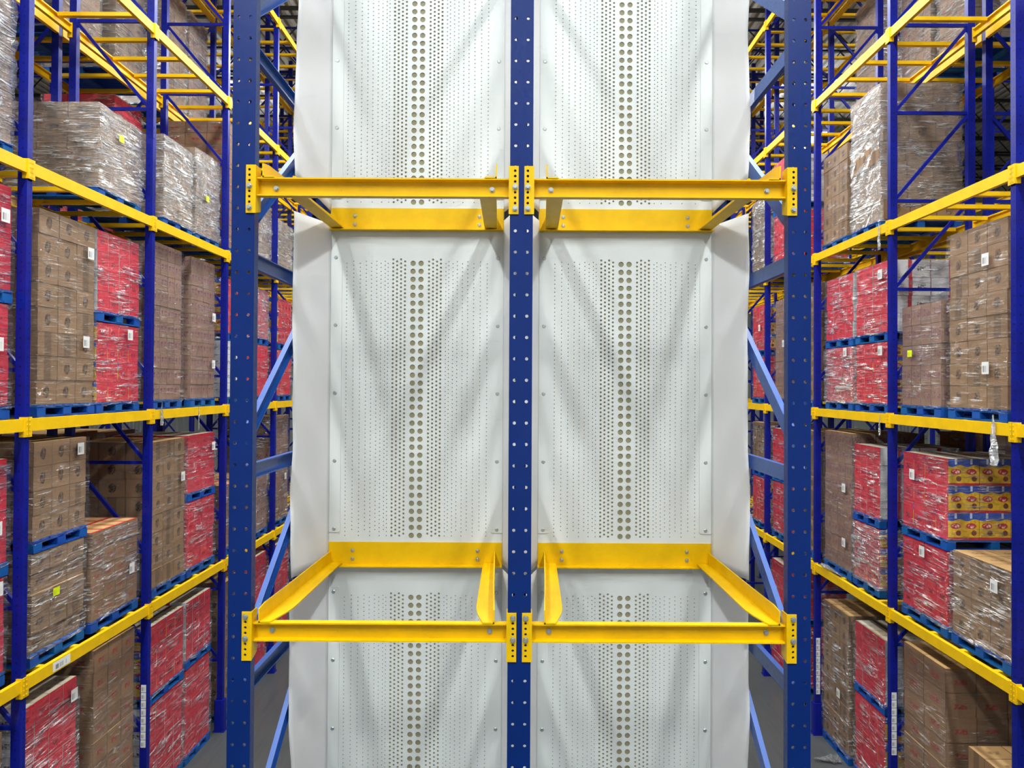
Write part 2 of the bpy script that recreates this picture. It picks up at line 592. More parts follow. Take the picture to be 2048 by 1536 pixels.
# ---------------------------------------------------------------- lamps over the aisles
for row, lx, ys, lh, watts in LAMP_ROWS:
    for i, ly in enumerate(ys):
        pos = (lx, ly, EYE + lh)
        e = ob('high_bay_lamp', None, None, pos)
        tag(e, 'white high bay lamp, %s in the row over the %s aisle' % (ORD[i], row), 'lamp', 'high bay lamps')
        ob('housing', cached('lamp_housing', lambda: MB().box(-0.3, 0.3, -1.25, 1.25, 0.03, 0.12).mesh('housing', M_LAMP)), e)
        ob('lens', cached('lamp_lens', lambda: MB().box(-0.27, 0.27, -1.22, 1.22, 0.0, 0.03).mesh('lens', M_LENS)), e)
        hang = CEIL - pos[2] + 0.06
        for hy in (-0.9, 0.9):
            ob('hanger', cached(('lamp_hanger', lh), lambda: MB().bar((0, 0, 0.12), (0, 0, hang), 0.012, 0.012, (1, 0, 0)).mesh('hanger', M_LAMP)), e, (0, hy, 0))
        for nm, dz, rx, share in (('high_bay_light', -0.02, 0.0, 1.0), ('added_deck_fill', 0.14, math.pi, 0.3)):  # the upward light is an added fill that brightens the roof deck
            key = '%s %s' % (nm, row)
            ld = bpy.data.lights.get(key) or bpy.data.lights.new(key, 'AREA')
            ld.shape, ld.size, ld.size_y, ld.energy, ld.color = 'RECTANGLE', 0.5, 2.4, watts * share, (0.96, 1.0, 1.0)
            ob(nm, ld, e, (0, 0, dz), (rx, 0, 0))

# ---------------------------------------------------------------- perforated sheet builder
def hole_cell(mb, xl, xr, zl, zr, cx, cz, r, n, t):
    m4 = n // 4
    cs = [(xr, zl), (xr, zr), (xl, zr), (xl, zl)]
    outer, inner = [], []
    for k_ in range(n):
        a, b = cs[k_ // m4], cs[(k_ // m4 + 1) % 4]
        f = (k_ % m4) / m4
        outer.append((a[0] + (b[0] - a[0]) * f, 0, a[1] + (b[1] - a[1]) * f))
        an = -math.pi / 4 + 2 * math.pi * k_ / n
        inner.append((cx + r * math.cos(an), 0, cz + r * math.sin(an)))
    back = [(q[0], t, q[2]) for q in inner]
    for k_ in range(n):
        j = (k_ + 1) % n
        mb.quad(outer[k_], outer[j], inner[j], inner[k_])
        mb.quad(inner[k_], inner[j], back[j], back[k_])


def hole_sheet(mb, x0, x1, z0, z1, cols, t):
    """front sheet in the XZ plane (facing -Y); cols = [(x, z_first, pitch, count, radius, segs)]"""
    cols = sorted(cols)
    xs = [x0] + [(a[0] + b[0]) / 2 for a, b in zip(cols, cols[1:])] + [x1]
    for i, (cx, zf, pt, cnt, r, n) in enumerate(cols):
        xl, xr = xs[i], xs[i + 1]
        lo, hi = zf - pt / 2, zf + (cnt - 1) * pt + pt / 2
        mb.quad((xl, 0, z0), (xr, 0, z0), (xr, 0, lo), (xl, 0, lo))
        mb.quad((xl, 0, hi), (xr, 0, hi), (xr, 0, z1), (xl, 0, z1))
        for k_ in range(cnt):
            cz = zf + k_ * pt
            hole_cell(mb, xl, xr, cz - pt / 2, cz + pt / 2, cx, cz, r, n, t)


# ---------------------------------------------------------------- the freezer rack in the middle
FRONT = 3.40                                # web face of the front posts
BACK = 4.55                                 # face of the perforated panels
PITCH = 1.355                               # post to post
CELL = [-0.677, 0.677]
LEVEL = 2.168
SHELF_H = [EYE + 1.008, EYE + 1.008 - LEVEL]   # top of the two front beams


def post_mesh():
    mb = MB()
    w, z0, z1, t = 0.056, 0.012, EYE + 4.2, 0.008
    ph = (EYE + 0.751) % 0.104
    n_ = int((z1 - 0.15 - ph) / 0.104)
    hole_sheet(mb, -w, w, z0, z1, [(-0.029, ph + 0.104, 0.104, n_, 0.0082, 12), (0.029, ph + 0.104, 0.104, n_, 0.0082, 12)], t)
    for s_ in (-1, 1):
        xa, xb = sorted((s_ * w, s_ * (w - 0.007)))
        mb.box(xa, xb, 0.0005, 0.052, z0, z1)
    # back skin of the web so the channel reads from behind
    return mb.mesh('post', M_NAVY)


def fg_frame(x, side, label):
    e = ob('freezer_rack_frame', None, None, (x, FRONT, 0))
    tag(e, label, 'rack frame', 'freezer rack frames')
    me = cached('fg_post', post_mesh)
    ob('post', me, e)
    DEPTH = 1.34
    ob('rear_post', me, e, (0, DEPTH, 0), (0, 0, math.pi))
    ob('foot_plate', cached('fg_foot', lambda: MB().box(-0.09, 0.09, -0.04, 0.12, 0, 0.012).mesh('foot_plate', M_NAVY)), e)
    ob('foot_plate', MESH['fg_foot'], e, (0, DEPTH - 0.08, 0))
    bx = side * 0.045
    hs = [EYE + 0.64 + 1.095 * q for q in range(-5, 4)]

    def chan(a, b):
        # channel section: web faces the lane, lips turned outward
        w_, d_, t_ = 0.04, 0.03, 0.005
        prof = [(-d_ / 2, -w_), (d_ / 2, -w_), (d_ / 2, -w_ + t_), (-d_ / 2 + t_, -w_ + t_), (-d_ / 2 + t_, w_ - t_),
                (d_ / 2, w_ - t_), (d_ / 2, w_), (-d_ / 2, w_)]
        return MB().extrude(prof, a, b)
    for q, h in enumerate(hs):
        ob('strut', cached(('fg_strut', side), lambda: chan((bx, 0.03, 0), (bx, DEPTH - 0.03, 0)).mesh('strut', M_BRACE)), e, (0, 0, h))
        if q < len(hs) - 1:
            ob('brace', cached(('fg_brace', side), lambda: chan((bx, 0.04, 0.07), (bx, DEPTH - 0.04, 1.095 - 0.07)).mesh('brace', M_BRACE)), e, (0, 0, h))
    return e


fg_frame(-PITCH, -1, 'navy blue punched steel upright frame left of the perforated panels')
fg_frame(0.0, 0, 'navy blue punched steel upright frame between the two perforated panel columns')
fg_frame(PITCH, 1, 'navy blue punched steel upright frame right of the perforated panels')


def bolt_mesh():
    mb = MB()
    mb.cyl((0, 0, 0), (0, -1, 0), 0.0135, 0.003, 14)
    mb.cyl((0, -0.003, 0), (0, -1, 0), 0.0098, 0.009, 6)
    return mb.mesh('bolt', M_ZINC)


def domed_mesh():
    mb = MB()
    mb.cyl((0, 0, 0), (0, -1, 0), 0.0125, 0.003, 12)
    mb.cyl((0, -0.003, 0), (0, -1, 0), 0.0105, 0.006, 12, 0.006)
    return mb.mesh('bolt', M_ZINC)


def end_plate(flip, lo):
    """punched angle: front leg on the post, side leg runs back beside it; origin at beam top"""
    mb = MB()
    z0, z1, w, t = -0.178, 0.057, 0.042, 0.006
    ph = 0.034 - 7 * 0.0263
    hole_sheet(mb, -w / 2, w / 2, z0, z1, [(-0.004 * flip, ph, 0.0263, 8, 0.0066, 12)], t)
    for (a, b) in ((-w / 2, -w / 2 + 0.0005), (w / 2 - 0.0005, w / 2)):
        mb.quad((a, 0, z0), (a, t, z0), (a, t, z1), (a, 0, z1))
    mb.quad((-w / 2, 0, z1), (w / 2, 0, z1), (w / 2, t, z1), (-w / 2, t, z1))
    mb.quad((-w / 2, t, z0), (w / 2, t, z0), (w / 2, 0, z0), (-w / 2, 0, z0))
    # side leg, with its lower corner clipped
    x = flip * (w / 2)
    pr = [(0.0, z0), (0.07, z0 + 0.02), (0.07, z1), (0.0, z1)]
    A = [(x, a, b) for a, b in pr]
    B = [(x + flip * t, a, b) for a, b in pr]
    mb.poly(A)
    mb.poly(B[::-1])
    for i in range(4):
        j = (i + 1) % 4
        mb.quad(A[i], A[j], B[j], B[i])
    return mb.mesh('end_plate', M_YEL)


def side_rail(s):
    """guide angle from front beam to rear ledger; s=-1: upright leg on the left"""
    mb = MB()
    L, W, H, t = BACK - FRONT - 0.014, 0.096, 0.078, 0.007
    N = 16
    ys = [L * i / N for i in range(N + 1)]
    # inner edge of the flat leg: rounded nose at the front; outer leg flares outward near the front
    inner, outer, top = [], [], []
    for y in ys:
        q = y / L
        nose = W * (1.0 if y > 0.26 else (0.55 + 0.45 * math.sin(math.pi / 2 * y / 0.26)))
        taper = 1.0 - 0.18 * q
        flare = 0.003 * max(0.0, (0.38 - y) / 0.38)
        inner.append(nose * taper)
        outer.append(-flare)
        top.append(H * (0.86 if y < 0.02 else 1.0))
    X = lambda a: -s * (-a)                  # s=-1 -> outer leg at the left, inner grows to the right
    sx = -s
    for i in range(N):
        y0, y1 = ys[i], ys[i + 1]
        P = lambda a, y, z: (sx * a, y, z)
        for z in (0.0, t):
            mb.quad(P(outer[i], y0, z), P(inner[i], y0, z), P(inner[i + 1], y1, z), P(outer[i + 1], y1, z))
        mb.quad(P(inner[i], y0, 0), P(inner[i], y0, t), P(inner[i + 1], y1, t), P(inner[i + 1], y1, 0))
        for dx in (0.0, t):
            mb.quad(P(outer[i] + dx, y0, 0), P(outer[i + 1] + dx, y1, 0), P(outer[i + 1] * 1.5 + dx, y1, top[i + 1]), P(outer[i] * 1.5 + dx, y0, top[i]))
        mb.quad(P(outer[i] * 1.5, y0, top[i]), P(outer[i] * 1.5 + t, y0, top[i]), P(outer[i + 1] * 1.5 + t, y1, top[i + 1]), P(outer[i + 1] * 1.5, y1, top[i + 1]))
    P = lambda a, y, z: (sx * a, y, z)
    mb.quad(P(outer[0], 0, 0), P(inner[0], 0, 0), P(inner[0], 0, t), P(outer[0], 0, t))
    mb.quad(P(outer[0], 0, 0), P(outer[0] + t, 0, 0), P(outer[0] * 1.5 + t, 0, top[0]), P(outer[0] * 1.5, 0, top[0]))
    return mb.mesh('side_rail', M_YEL, weld=True)


def shelf(cx, h, lower, label):
    e = ob('shelf_frame', None, None, (cx, FRONT, h))
    tag(e, label, 'shelf frame', 'yellow shelf frames')
    half = PITCH / 2
    inn = half - 0.0625

    def front():
        # channel open toward the aisle
        H, D, t = 0.09, 0.042, 0.007
        prof = [(0, 0), (-D, 0), (-D, -t), (-t, -t - 0.003), (-t, -H + t + 0.003), (-D, -H + t), (-D, -H), (0, -H)]
        return MB().extrude([(-a, b) for a, b in prof][::-1], (-inn, 0.05, 0), (inn, 0.05, 0)).mesh('front_beam', M_YEL)
    fb = ob('front_beam', cached('fg_front', front), e)
    for bx in (-inn + 0.083, inn - 0.083):
        ob('bolt', cached('bolt', bolt_mesh), fb, (bx, 0.0425, -0.046))
    for s_ in (-1, 1):
        pl = ob('end_plate', cached(('plate', -s_), lambda: end_plate(-s_, lower)), e, (s_ * (inn + 0.021 + 0.0062), -0.0068, 0))
        for k_ in ((0, 4) if lower else (3, 7)):
            ob('bolt', cached('bolt', bolt_mesh), pl, (0.004 * s_, -0.0005, 0.034 - k_ * 0.0263))
        ob('side_rail', cached(('rail', s_), lambda: side_rail(s_)), e, (s_ * (0.585 if cx * s_ > 0 else 0.553), 0.006, 0.001), (0, 0, s_ * 0.03))

    def back():
        mb = MB()
        w, t = 0.562, 0.006
        mb.box(-w, w, -t, 0, -0.012, 0.138)
        mb.box(-w, w, -0.058, -t, -0.012, -0.006)
        return mb.mesh('back_ledger', M_YEL)
    bl = ob('back_ledger', cached('fg_back', back), e, (0, BACK - FRONT - 0.001, 0))
    for bx in (-0.405, 0.405):
        for bz in (0.085, 0.03):
            ob('bolt', cached('dome', domed_mesh), bl, (bx, -0.0062, bz))


SIDE = ['left', 'right']
for c in (0, 1):
    shelf(CELL[c], SHELF_H[0], False, 'yellow steel shelf frame, upper %s, seen from below' % SIDE[c])
    shelf(CELL[c], SHELF_H[1], True, 'yellow steel shelf frame, lower %s, seen from above' % SIDE[c])

# white perforated panels
BIG = [0.026]
MID = [0.078, 0.104, 0.130, 0.155]
TINY = [0.188, 0.207, 0.234, 0.262, 0.296, 0.330, 0.369, 0.412, 0.457, 0.504]


def panel_mesh():
    cols = []
    p, z_top = 0.052, -0.195
    nb = 35
    for s_ in (-1, 1):
        for x in BIG:
            cols.append((s_ * x, z_top - 0.025 - (nb - 1) * p, p, nb, 0.0175, 16))
        for i, x in enumerate(MID):
            odd = (i + (0 if s_ > 0 else 0)) % 2
            n_ = 70 if odd else 69
            cols.append((s_ * x, z_top - (0.0 if odd else 0.013) - (n_ - 1) * p / 2, p / 2, n_, 0.0073, 8))
        for i, x in enumerate(TINY):
            n_ = 68 if i % 2 else 69
            cols.append((s_ * x, z_top - (0.013 if i % 2 else 0.026) - (n_ - 1) * p / 2, p / 2, n_, 0.0036, 8))
    mb = MB()
    hole_sheet(mb, -0.565, 0.565, -LEVEL + 0.006, -0.002, cols, 0.004)
    return mb.mesh('sheet', M_PANEL)


def flap_mesh(s, seed, z0, z1, out, fwd, cut=0.0):
    """side flap: a tab lies on the sheet, then the flap swings out and forward with a wavy free edge"""
    mb = MB()
    NZ, NU = 40, 10
    rows = []
    for i in range(NZ + 1):
        z = z0 + (z1 - z0) * i / NZ
        row = []
        for j in range(NU + 1):
            q = j / NU
            wav = 0.022 * q * q * noise.noise((seed * 7.3, z * 1.7, 0.3)) + 0.008 * q * noise.noise((seed * 3.1, z * 4.0, q * 2))
            bend = 0.03 * math.sin(q * math.pi) * noise.noise((seed + 9.0, z * 1.2, 1.7))
            row.append((s * (0.562 + out * q + wav), -0.004 - fwd * q + bend, z - cut * (1 - q) * (1 - i / NZ)))
        rows.append(row)
    for i in range(NZ):
        for j in range(NU):
            a, b, c_, d = rows[i][j], rows[i][j + 1], rows[i + 1][j + 1], rows[i + 1][j]
            mb.quad(a, b, c_, d)
    me = mb.mesh('side_flap', M_FLAP, smooth=True, weld=True)
    return me


def tab_mesh():
    mb = MB()
    z0, z1, x0, x1, r = -LEVEL + 0.20, -0.15, -0.04, 0.04, 0.015
    pts = []
    for (cx, cz, a0) in ((x1 - r, z0 + r, -90), (x1 - r, z1 - r, 0), (x0 + r, z1 - r, 90), (x0 + r, z0 + r, 180)):
        for q in range(5):
            a = math.radians(a0 + 90 * q / 4)
            pts.append((cx + r * math.cos(a), cz + r * math.sin(a)))
    A = [(a, 0.0, b) for a, b in pts]
    B = [(a, -0.005, b) for a, b in pts]
    mb.poly(A[::-1])
    mb.poly(B)
    for i in range(len(pts)):
        j = (i + 1) % len(pts)
        mb.quad(A[i], A[j], B[j], B[i])
    return mb.mesh('mounting_tab', M_PANEL)


def screw_mesh():
    return MB().cyl((0, 0, 0), (0, -1, 0), 0.0125, 0.003, 14, 0.009).cyl((0, -0.003, 0), (0, -1, 0), 0.004, 0.001, 6).mesh('screw', M_ZINC)


ROW = [('upper', SHELF_H[0] + LEVEL + 0.1), ('middle', SHELF_H[0] + 0.0), ('lower', SHELF_H[1] + 0.0)]
FLAPZ = {'upper': (0.23, None), 'middle': (-1.16, 1.035), 'lower': (None, -1.195)}
for c in (0, 1):
    for ri, rn in enumerate(('upper', 'middle', 'lower')):
        top = SHELF_H[0] + LEVEL * (1 - ri) - 0.0
        e = ob('perforated_panel', None, None, (CELL[c], BACK, top))
        tag(e, 'white perforated plastic panel, %s one in the %s column of the middle rack' % (rn, SIDE[c]), 'panel', 'perforated freezer panels')
        ob('sheet', cached('panel_sheet', panel_mesh), e)
        ob('backing_sheet', cached('panel_back', lambda: MB().box(-0.565, 0.565, 0.0045, 0.010, -LEVEL + 0.006, -0.002).mesh('backing_sheet', M_KHAKI)), e)
        fz = {'upper': (-LEVEL + 0.245, -0.1), 'middle': (-LEVEL - 0.0, 0.03), 'lower': (-LEVEL, -0.03)}[rn]
        for s_ in (-1, 1):
            outer = (s_ < 0) == (c == 0)
            o_, f_ = (0.125, 0.35) if outer else (0.085, 0.28)
            fl = ob('side_flap', flap_mesh(s_, c * 6 + ri * 2 + (s_ > 0), fz[0] - (0.13 if rn == 'upper' and not outer else 0.0), fz[1] + (0.03 if not outer and rn == 'middle' else 0.0), o_, f_, 0.13 if rn == 'upper' and outer else 0.0), e)
            sol = fl.modifiers.new('thickness', 'SOLIDIFY')
            sol.thickness = 0.004
            tb = ob('mounting_tab', cached('tab', tab_mesh), e, (s_ * 0.527, -0.0005, 0))
            for q in range(5):
                ob('screw', cached('screw', screw_mesh), tb, (0, -0.005, -0.185 - q * 0.4405))

# ---------------------------------------------------------------- pallet racks along the aisles
LV = [EYE - 3.18, EYE - 0.45, EYE + 2.27, EYE + 5.0, EYE + 7.72]
YP = [7.38 + 2.5 * k_ for k_ in range(-1, 7)]
RDEPTH = 1.1
PT = EYE + 9.2


def rack_frame(parent, y, s, detail):
    """ladder frame; local x runs 0 (aisle post) .. s*RDEPTH (rear post)"""
    e = ob('upright_frame', None, parent, (0, y, 0))
    me = cached('rk_post', lambda: MB().box(-0.05, 0.05, -0.04, 0.04, 0.015, PT, metric=True).mesh('post', M_POST))
    ob('post', me, e)
    ob('post', me, e, (s * RDEPTH, 0, 0))
    fm = cached('rk_foot', lambda: MB().box(-0.1, 0.1, -0.09, 0.09, 0, 0.015).mesh('foot_plate', M_BLUE))
    ob('foot_plate', fm, e)
    ob('foot_plate', fm, e, (s * RDEPTH, 0, 0))
    zs = [EYE + 0.13 + 1.25 * q for q in range(-5, 8)]
    for q, z in enumerate(zs):
        if z < 0.1 or z > PT:
            continue
        ob('strut', cached(('rk_strut', s), lambda: MB().bar((s * 0.05, 0, 0), (s * (RDEPTH - 0.05), 0, 0), 0.035, 0.045).mesh('strut', M_BLUE)), e, (0, 0, z))
        if z + 1.25 < PT:
            ob('brace', cached(('rk_brace', s), lambda: MB().bar((s * 0.05, 0, 0.04), (s * (RDEPTH - 0.05), 0, 1.21), 0.035, 0.045).mesh('brace', M_BLUE)), e, (0, 0, z))
    if detail:
        def guard():
            mb = MB()
            prof = [(-0.085, -0.06), (-0.06, -0.085), (0.06, -0.085), (0.085, -0.06), (0.085, 0.045), (-0.085, 0.045)]
            mb.extrude(prof, (0, 0, 0.0), (0, 0, 0.55), (0, 1, 0))
            return mb.mesh('post_guard', M_BLUE)
        ob('post_guard', cached('rk_guard', guard), e)
    return e


def beam_mesh(L):
    H, D, t = 0.066, 0.05, 0.016
    prof = [(0, -H), (0, H), (D, H), (D, H - t), (t, H - t), (t, -H + t), (D, -H + t), (D, -H)]
    return MB().extrude([(a, b) for a, b in prof], (0, 0.045, 0), (0, L - 0.045, 0)).mesh('beam', M_RYEL)


def connector_mesh(k_):
    mb = MB()
    y0 = 0.0 if k_ == 0 else -0.0
    mb.box(-0.012, 0.052, 0.04, 0.052, -0.125, 0.085)
    mb.box(-0.014, -0.006, -0.002, 0.052, -0.125, 0.085)
    for q in range(4):
        z = -0.10 + q * 0.05
        mb.cyl((-0.014, 0.02, z), (-1, 0, 0), 0.009, 0.004, 8)
    return mb.mesh('end_connector', M_RYEL)


def make_rack(name, label, x, s, detail, ys, levels, bars=4):
    """x: centre of the aisle-side posts, s: direction away from the aisle"""
    r = ob(name, None, None, (x, 0, 0))
    tag(r, label, 'pallet rack', 'pallet racks')
    for y in ys:
        rack_frame(r, y, s, detail)
    L = 2.5
    for y in ys[:-1]:
        for z in levels:
            for back in (0, 1):
                d = s * RDEPTH if back else 0.0
                face = -s if not back else s
                b = ob('beam', cached('rk_beam', lambda: beam_mesh(L)), r, (d + face * 0.058, y, z))
                b.scale = (-face, 1, 1)
                if detail or not back:
                    ca = ob('end_connector', cached('rk_conn', lambda: connector_mesh(0)), b, (0, 0, 0))
                    cb = ob('end_connector', MESH['rk_conn'], b, (0, L, 0))
                    cb.scale = (1, -1, 1)
            for q in range(bars):
                ob('support_bar', cached(('rk_bar', s), lambda: MB().box(min(s * 0.0, s * RDEPTH), max(s * 0.0, s * RDEPTH), -0.035, 0.035, 0.012, 0.064)
                                         .mesh('support_bar', M_RYEL)), r, (0, y + (0.36 + q * 0.6 if bars == 4 else 0.7 + q * 1.1), z))
    return r


RL = make_rack('pallet_rack', 'tall blue and yellow pallet rack facing the left aisle', -5.25, -1, True, YP, LV)
RR = make_rack('pallet_rack', 'tall blue and yellow pallet rack facing the right aisle', 5.25, 1, True, YP, LV)
make_rack('pallet_rack', 'pallet rack standing back to back behind the left aisle rack', -7.70, 1, False, YP, LV)
make_rack('pallet_rack', 'pallet rack standing back to back behind the right aisle rack', 7.70, -1, False, YP, LV)
YF = [9.88 + 2.5 * k_ for k_ in range(0, 9)]
make_rack('pallet_rack', 'distant empty pallet rack seen through the left racks', -11.7, -1, False, YF, LV[1:4], 2)
make_rack('pallet_rack', 'distant empty pallet rack seen through the right racks', 11.7, 1, False, YF, LV[1:4], 2)

# ---------------------------------------------------------------- loads on pallets
PAL_H = 0.135
KINDS = {   # aisle face, camera side, top, across, deep, row height, words
    'brown': ((M_BROWN, M_BROWN, M_TOP), 3, 3, 0.265, 'logo printed brown carton'),
    'pink': ((M_BROWN2, M_BROWN2, M_TOP), 4, 3, 0.24, 'brown pink printed carton'),
    'redprint': ((M_BROWN3, M_BROWN3, M_TOPRED), 4, 3, 0.21, 'brown red printed carton'),
    'redmark': ((M_BROWN3, M_BROWN3, M_TOP), 3, 3, 0.3, 'brown red marked carton'),
    'small': ((M_BROWN4, M_BROWN4, M_TOP), 3, 3, 0.2, 'brown small carton'),
    'red': ((M_RED, M_RED, M_TOPPALE), 4, 3, 0.26, 'red carton'),
    'redwhite': ((M_RED, M_WHITE, M_TOPPALE), 4, 2, 0.26, 'white sided red carton'),
    'redpouch': ((M_RED, M_POUCH, M_TOPPALE), 4, 3, 0.34, 'pouch sided red carton'),
    'white': ((M_WHITE2, M_WHITE2, M_TOPPALE), 3, 3, 0.26, 'white carton'),
}


def make_pallet(parent, w, d, s):
    e = ob('pallet', None, parent)
    hw, hd = w / 2, d / 2

    def deck_():
        mb = MB()
        n_ = 7
        for q in range(n_):
            y0 = -hw + (w - 0.11) * q / (n_ - 1)
            mb.box(-hd, hd, y0, y0 + 0.11, PAL_H - 0.022, PAL_H)
        for q in (-1, 0, 1):
            mb.box(q * (hd - 0.06) - 0.05, q * (hd - 0.06) + 0.05, -hw, hw, PAL_H - 0.04, PAL_H - 0.0225)
        return mb.mesh('deck', M_PALLET)

    def base_():
        mb = MB()
        for q in (-1, 0, 1):
            mb.box(q * (hd - 0.06) - 0.055, q * (hd - 0.06) + 0.055, -hw, hw, 0, 0.018)
        for q in (-1, 1):
            mb.box(-hd, hd, q * (hw - 0.06) - 0.055, q * (hw - 0.06) + 0.055, 0.0005, 0.0175)
        return mb.mesh('base', M_PALLET)
    key = (round(w, 2), round(d, 2))
    ob('deck', cached(('pdeck',) + key, deck_), e)
    ob('base', cached(('pbase',) + key, base_), e)
    bm_ = cached('pblock', lambda: MB().box(-0.055, 0.055, -0.07, 0.07, 0.018, PAL_H - 0.04).mesh('block', M_PALLET))
    for i in (-1, 0, 1):
        for j in (-1, 0, 1):
            if (i == -1) or (j == -1):       # the blocks on the aisle side and on the camera side
                ob('block', bm_, e, (s * i * (hd - 0.056), j * (hw - 0.0705), 0))
    return e


def wrap_mesh(w, d, z0, z1, s, seed, amp):
    """loose film hose around a load: four walls, wavy"""
    mb = MB()
    hw, hd = w / 2 + 0.012, d / 2 + 0.012
    NZ = max(8, int((z1 - z0) / 0.055))
    path = []
    for (ax, ay, bx, by, n_) in ((-hd, -hw, hd, -hw, 16), (hd, -hw, hd, hw, 16), (hd, hw, -hd, hw, 6), (-hd, hw, -hd, -hw, 16)):
        for k_ in range(n_):
            f = k_ / n_
            path.append((ax + (bx - ax) * f, ay + (by - ay) * f))
    n_ = len(path)
    cum = [0.0]
    for k_ in range(n_):
        a, b = path[k_], path[(k_ + 1) % n_]
        cum.append(cum[-1] + math.hypot(b[0] - a[0], b[1] - a[1]))
    rows = []
    for i in range(NZ + 1):
        q = i / NZ
        row = []
        for k_, (x, y) in enumerate(path):
            z = z0 + (z1 - z0) * q
            v = Vector((x * 2.2 + seed * 5.7, y * 2.2, z * 7.0 + (x + y) * 1.5))
            dsp = amp * (noise.noise(v) + 0.6 * noise.noise(v * 2.3))
            rag = -0.035 * abs(noise.noise((x * 4 + seed, y * 4, seed * 2.0))) if i in (0, NZ) else 0.0
            if i == NZ:
                dsp -= 0.008
            fx = (1 if x > 0 else -1) * (1 if abs(abs(x) - hd) < 1e-6 else 0)
            fy = (1 if y > 0 else -1) * (1 if abs(abs(y) - hw) < 1e-6 else 0)
            dsp = max(dsp, -0.006)
            row.append((x + fx * dsp, y + fy * dsp, z + rag))
        rows.append(row)
    for i in range(NZ):
        for k_ in range(n_):
            j = (k_ + 1) % n_
            va, vb = z0 + (z1 - z0) * i / NZ, z0 + (z1 - z0) * (i + 1) / NZ
            mb.quad(rows[i][k_], rows[i][j], rows[i + 1][j], rows[i + 1][k_], 0,
                    [(cum[k_], va), (cum[k_ + 1], va), (cum[k_ + 1], vb), (cum[k_], vb)])
    return mb


SHELF_WORD = {0: 'on floor', 1: 'lower shelf', 2: 'middle shelf', 3: 'upper shelf', 4: 'top shelf'}
BAY_WORD = {-1: 'cropped edge bay', 0: 'first full bay', 1: 'second bay', 2: 'third bay', 3: 'fourth bay'}
BASE = {0: 0.0, 1: LV[0] + 0.066, 2: LV[1] + 0.066, 3: LV[2] + 0.066, 4: LV[3] + 0.066}
USED = {}


def load(side, lv, y0, y1, base, top, kind, wrap=1, rear=False, jag=0.006, stickers=(), nu=None, rowh=None, shift=0.0, note=''):
    """side -1 left / +1 right; y0..y1 along the aisle; base and top are heights relative to the eye"""
    s = side
    if base is None:
        zb = BASE[lv]
    else:
        zb = EYE + base
    zt = EYE + top
    mats, nu0, nd, rh, words = KINDS[kind]
    nu = nu or nu0
    rh = rowh or rh
    w, d = y1 - y0, 1.2
    face = (6.68 if rear else 5.30) + shift
    cx, cy = s * (face + d / 2), (y0 + y1) / 2
    e = ob('pallet_load', None, None, (cx, cy, zb + 0.0015))
    bay = int(math.floor((cy - 7.38) / 2.5))
    half = 'near' if ((cy - 7.38) / 2.5 - bay) < 0.5 else 'far'
    lab = '%s%s load, %s, %s half of %s, %s%s rack' % (note, words, SHELF_WORD[lv], half, BAY_WORD.get(bay, 'last bay'),
                                                       'rear ' if rear else '', 'left' if s < 0 else 'right')
    tag(e, lab, 'pallet load', 'stretch wrapped pallet loads')
    USED[lab] = USED.get(lab, 0) + 1
    make_pallet(e, w, d, s)
    H = zt - zb - PAL_H - 0.002
    nr = max(1, int(round(H / rh)))
    ch = H / nr
    ww, dd = (w - 0.02) / nu, (d - 0.03) / nd
    key = ('carton', kind, round(ww, 2), round(dd, 2), round(ch, 2))

    def cm():
        g = 0.003
        mb = MB().box(-dd / 2 + g, dd / 2 - g, -ww / 2 + g, ww / 2 - g, 0.001, ch - 0.002, 0, 1, 2)
        return mb.mesh('carton', list(mats))
    me = cached(key, cm)
    see_top = zt < EYE + 0.3
    rr = random.Random(int(cy * 1000) + lv * 7 + (1 if s > 0 else 0) + int(zb * 100))
    for r in range(nr):
        jr = rr.uniform(-jag, jag)
        jl = rr.uniform(-jag, jag)
        for iu in range(nu):
            for idp in range(nd):
                if not (idp == 0 or iu == 0 or (r == nr - 1 and see_top)):
                    continue
                lx = -s * (d / 2 - 0.015 - dd * (idp + 0.5)) + (jl if idp == 0 or True else 0)
                ly = -w / 2 + 0.01 + ww * (iu + 0.5) + jr
                c_ = ob('carton', me, e, (lx + rr.uniform(-0.002, 0.002), ly, PAL_H + r * ch + 0.001))
    if wrap:
        mat = {1: M_FILM, 2: M_FILM_HEAVY, 3: M_FILM_LIGHT}[wrap]
        wm = wrap_mesh(w, d, PAL_H * 0.86, zt - zb - 0.002, s, rr.uniform(0, 50), 0.012 if wrap != 2 else 0.03).mesh('stretch_wrap', mat, smooth=True, weld=True)
        ob('stretch_wrap', wm, e)
    for (fu, fv, typ) in stickers:
        sm = cached(('stick', typ, s), lambda: sticker_mesh(typ, s))
        ob('shipping_label', sm, e, (-s * (d / 2 + 0.03), -w / 2 + w * fu, PAL_H + H * fv))
    return e


def sticker_mesh(typ, s):
    mb = MB()
    a, b = (0.06, 0.07) if typ == 'w' else (0.055, 0.045)
    x = -s * 0.0008
    q = [(x, -a, -b), (x, a, -b), (x, a, b), (x, -a, b)]
    if s > 0:
        q = [(x, a, -b), (x, -a, -b), (x, -a, b), (x, a, b)]
    mb.quad(*q)
    mb.quad(*[(-p_[0], p_[1], p_[2]) for p_ in reversed(q)])
    return mb.mesh('shipping_label', M_STICK if typ == 'w' else M_STICKY)


UP, DN = 'upper ', 'lower '
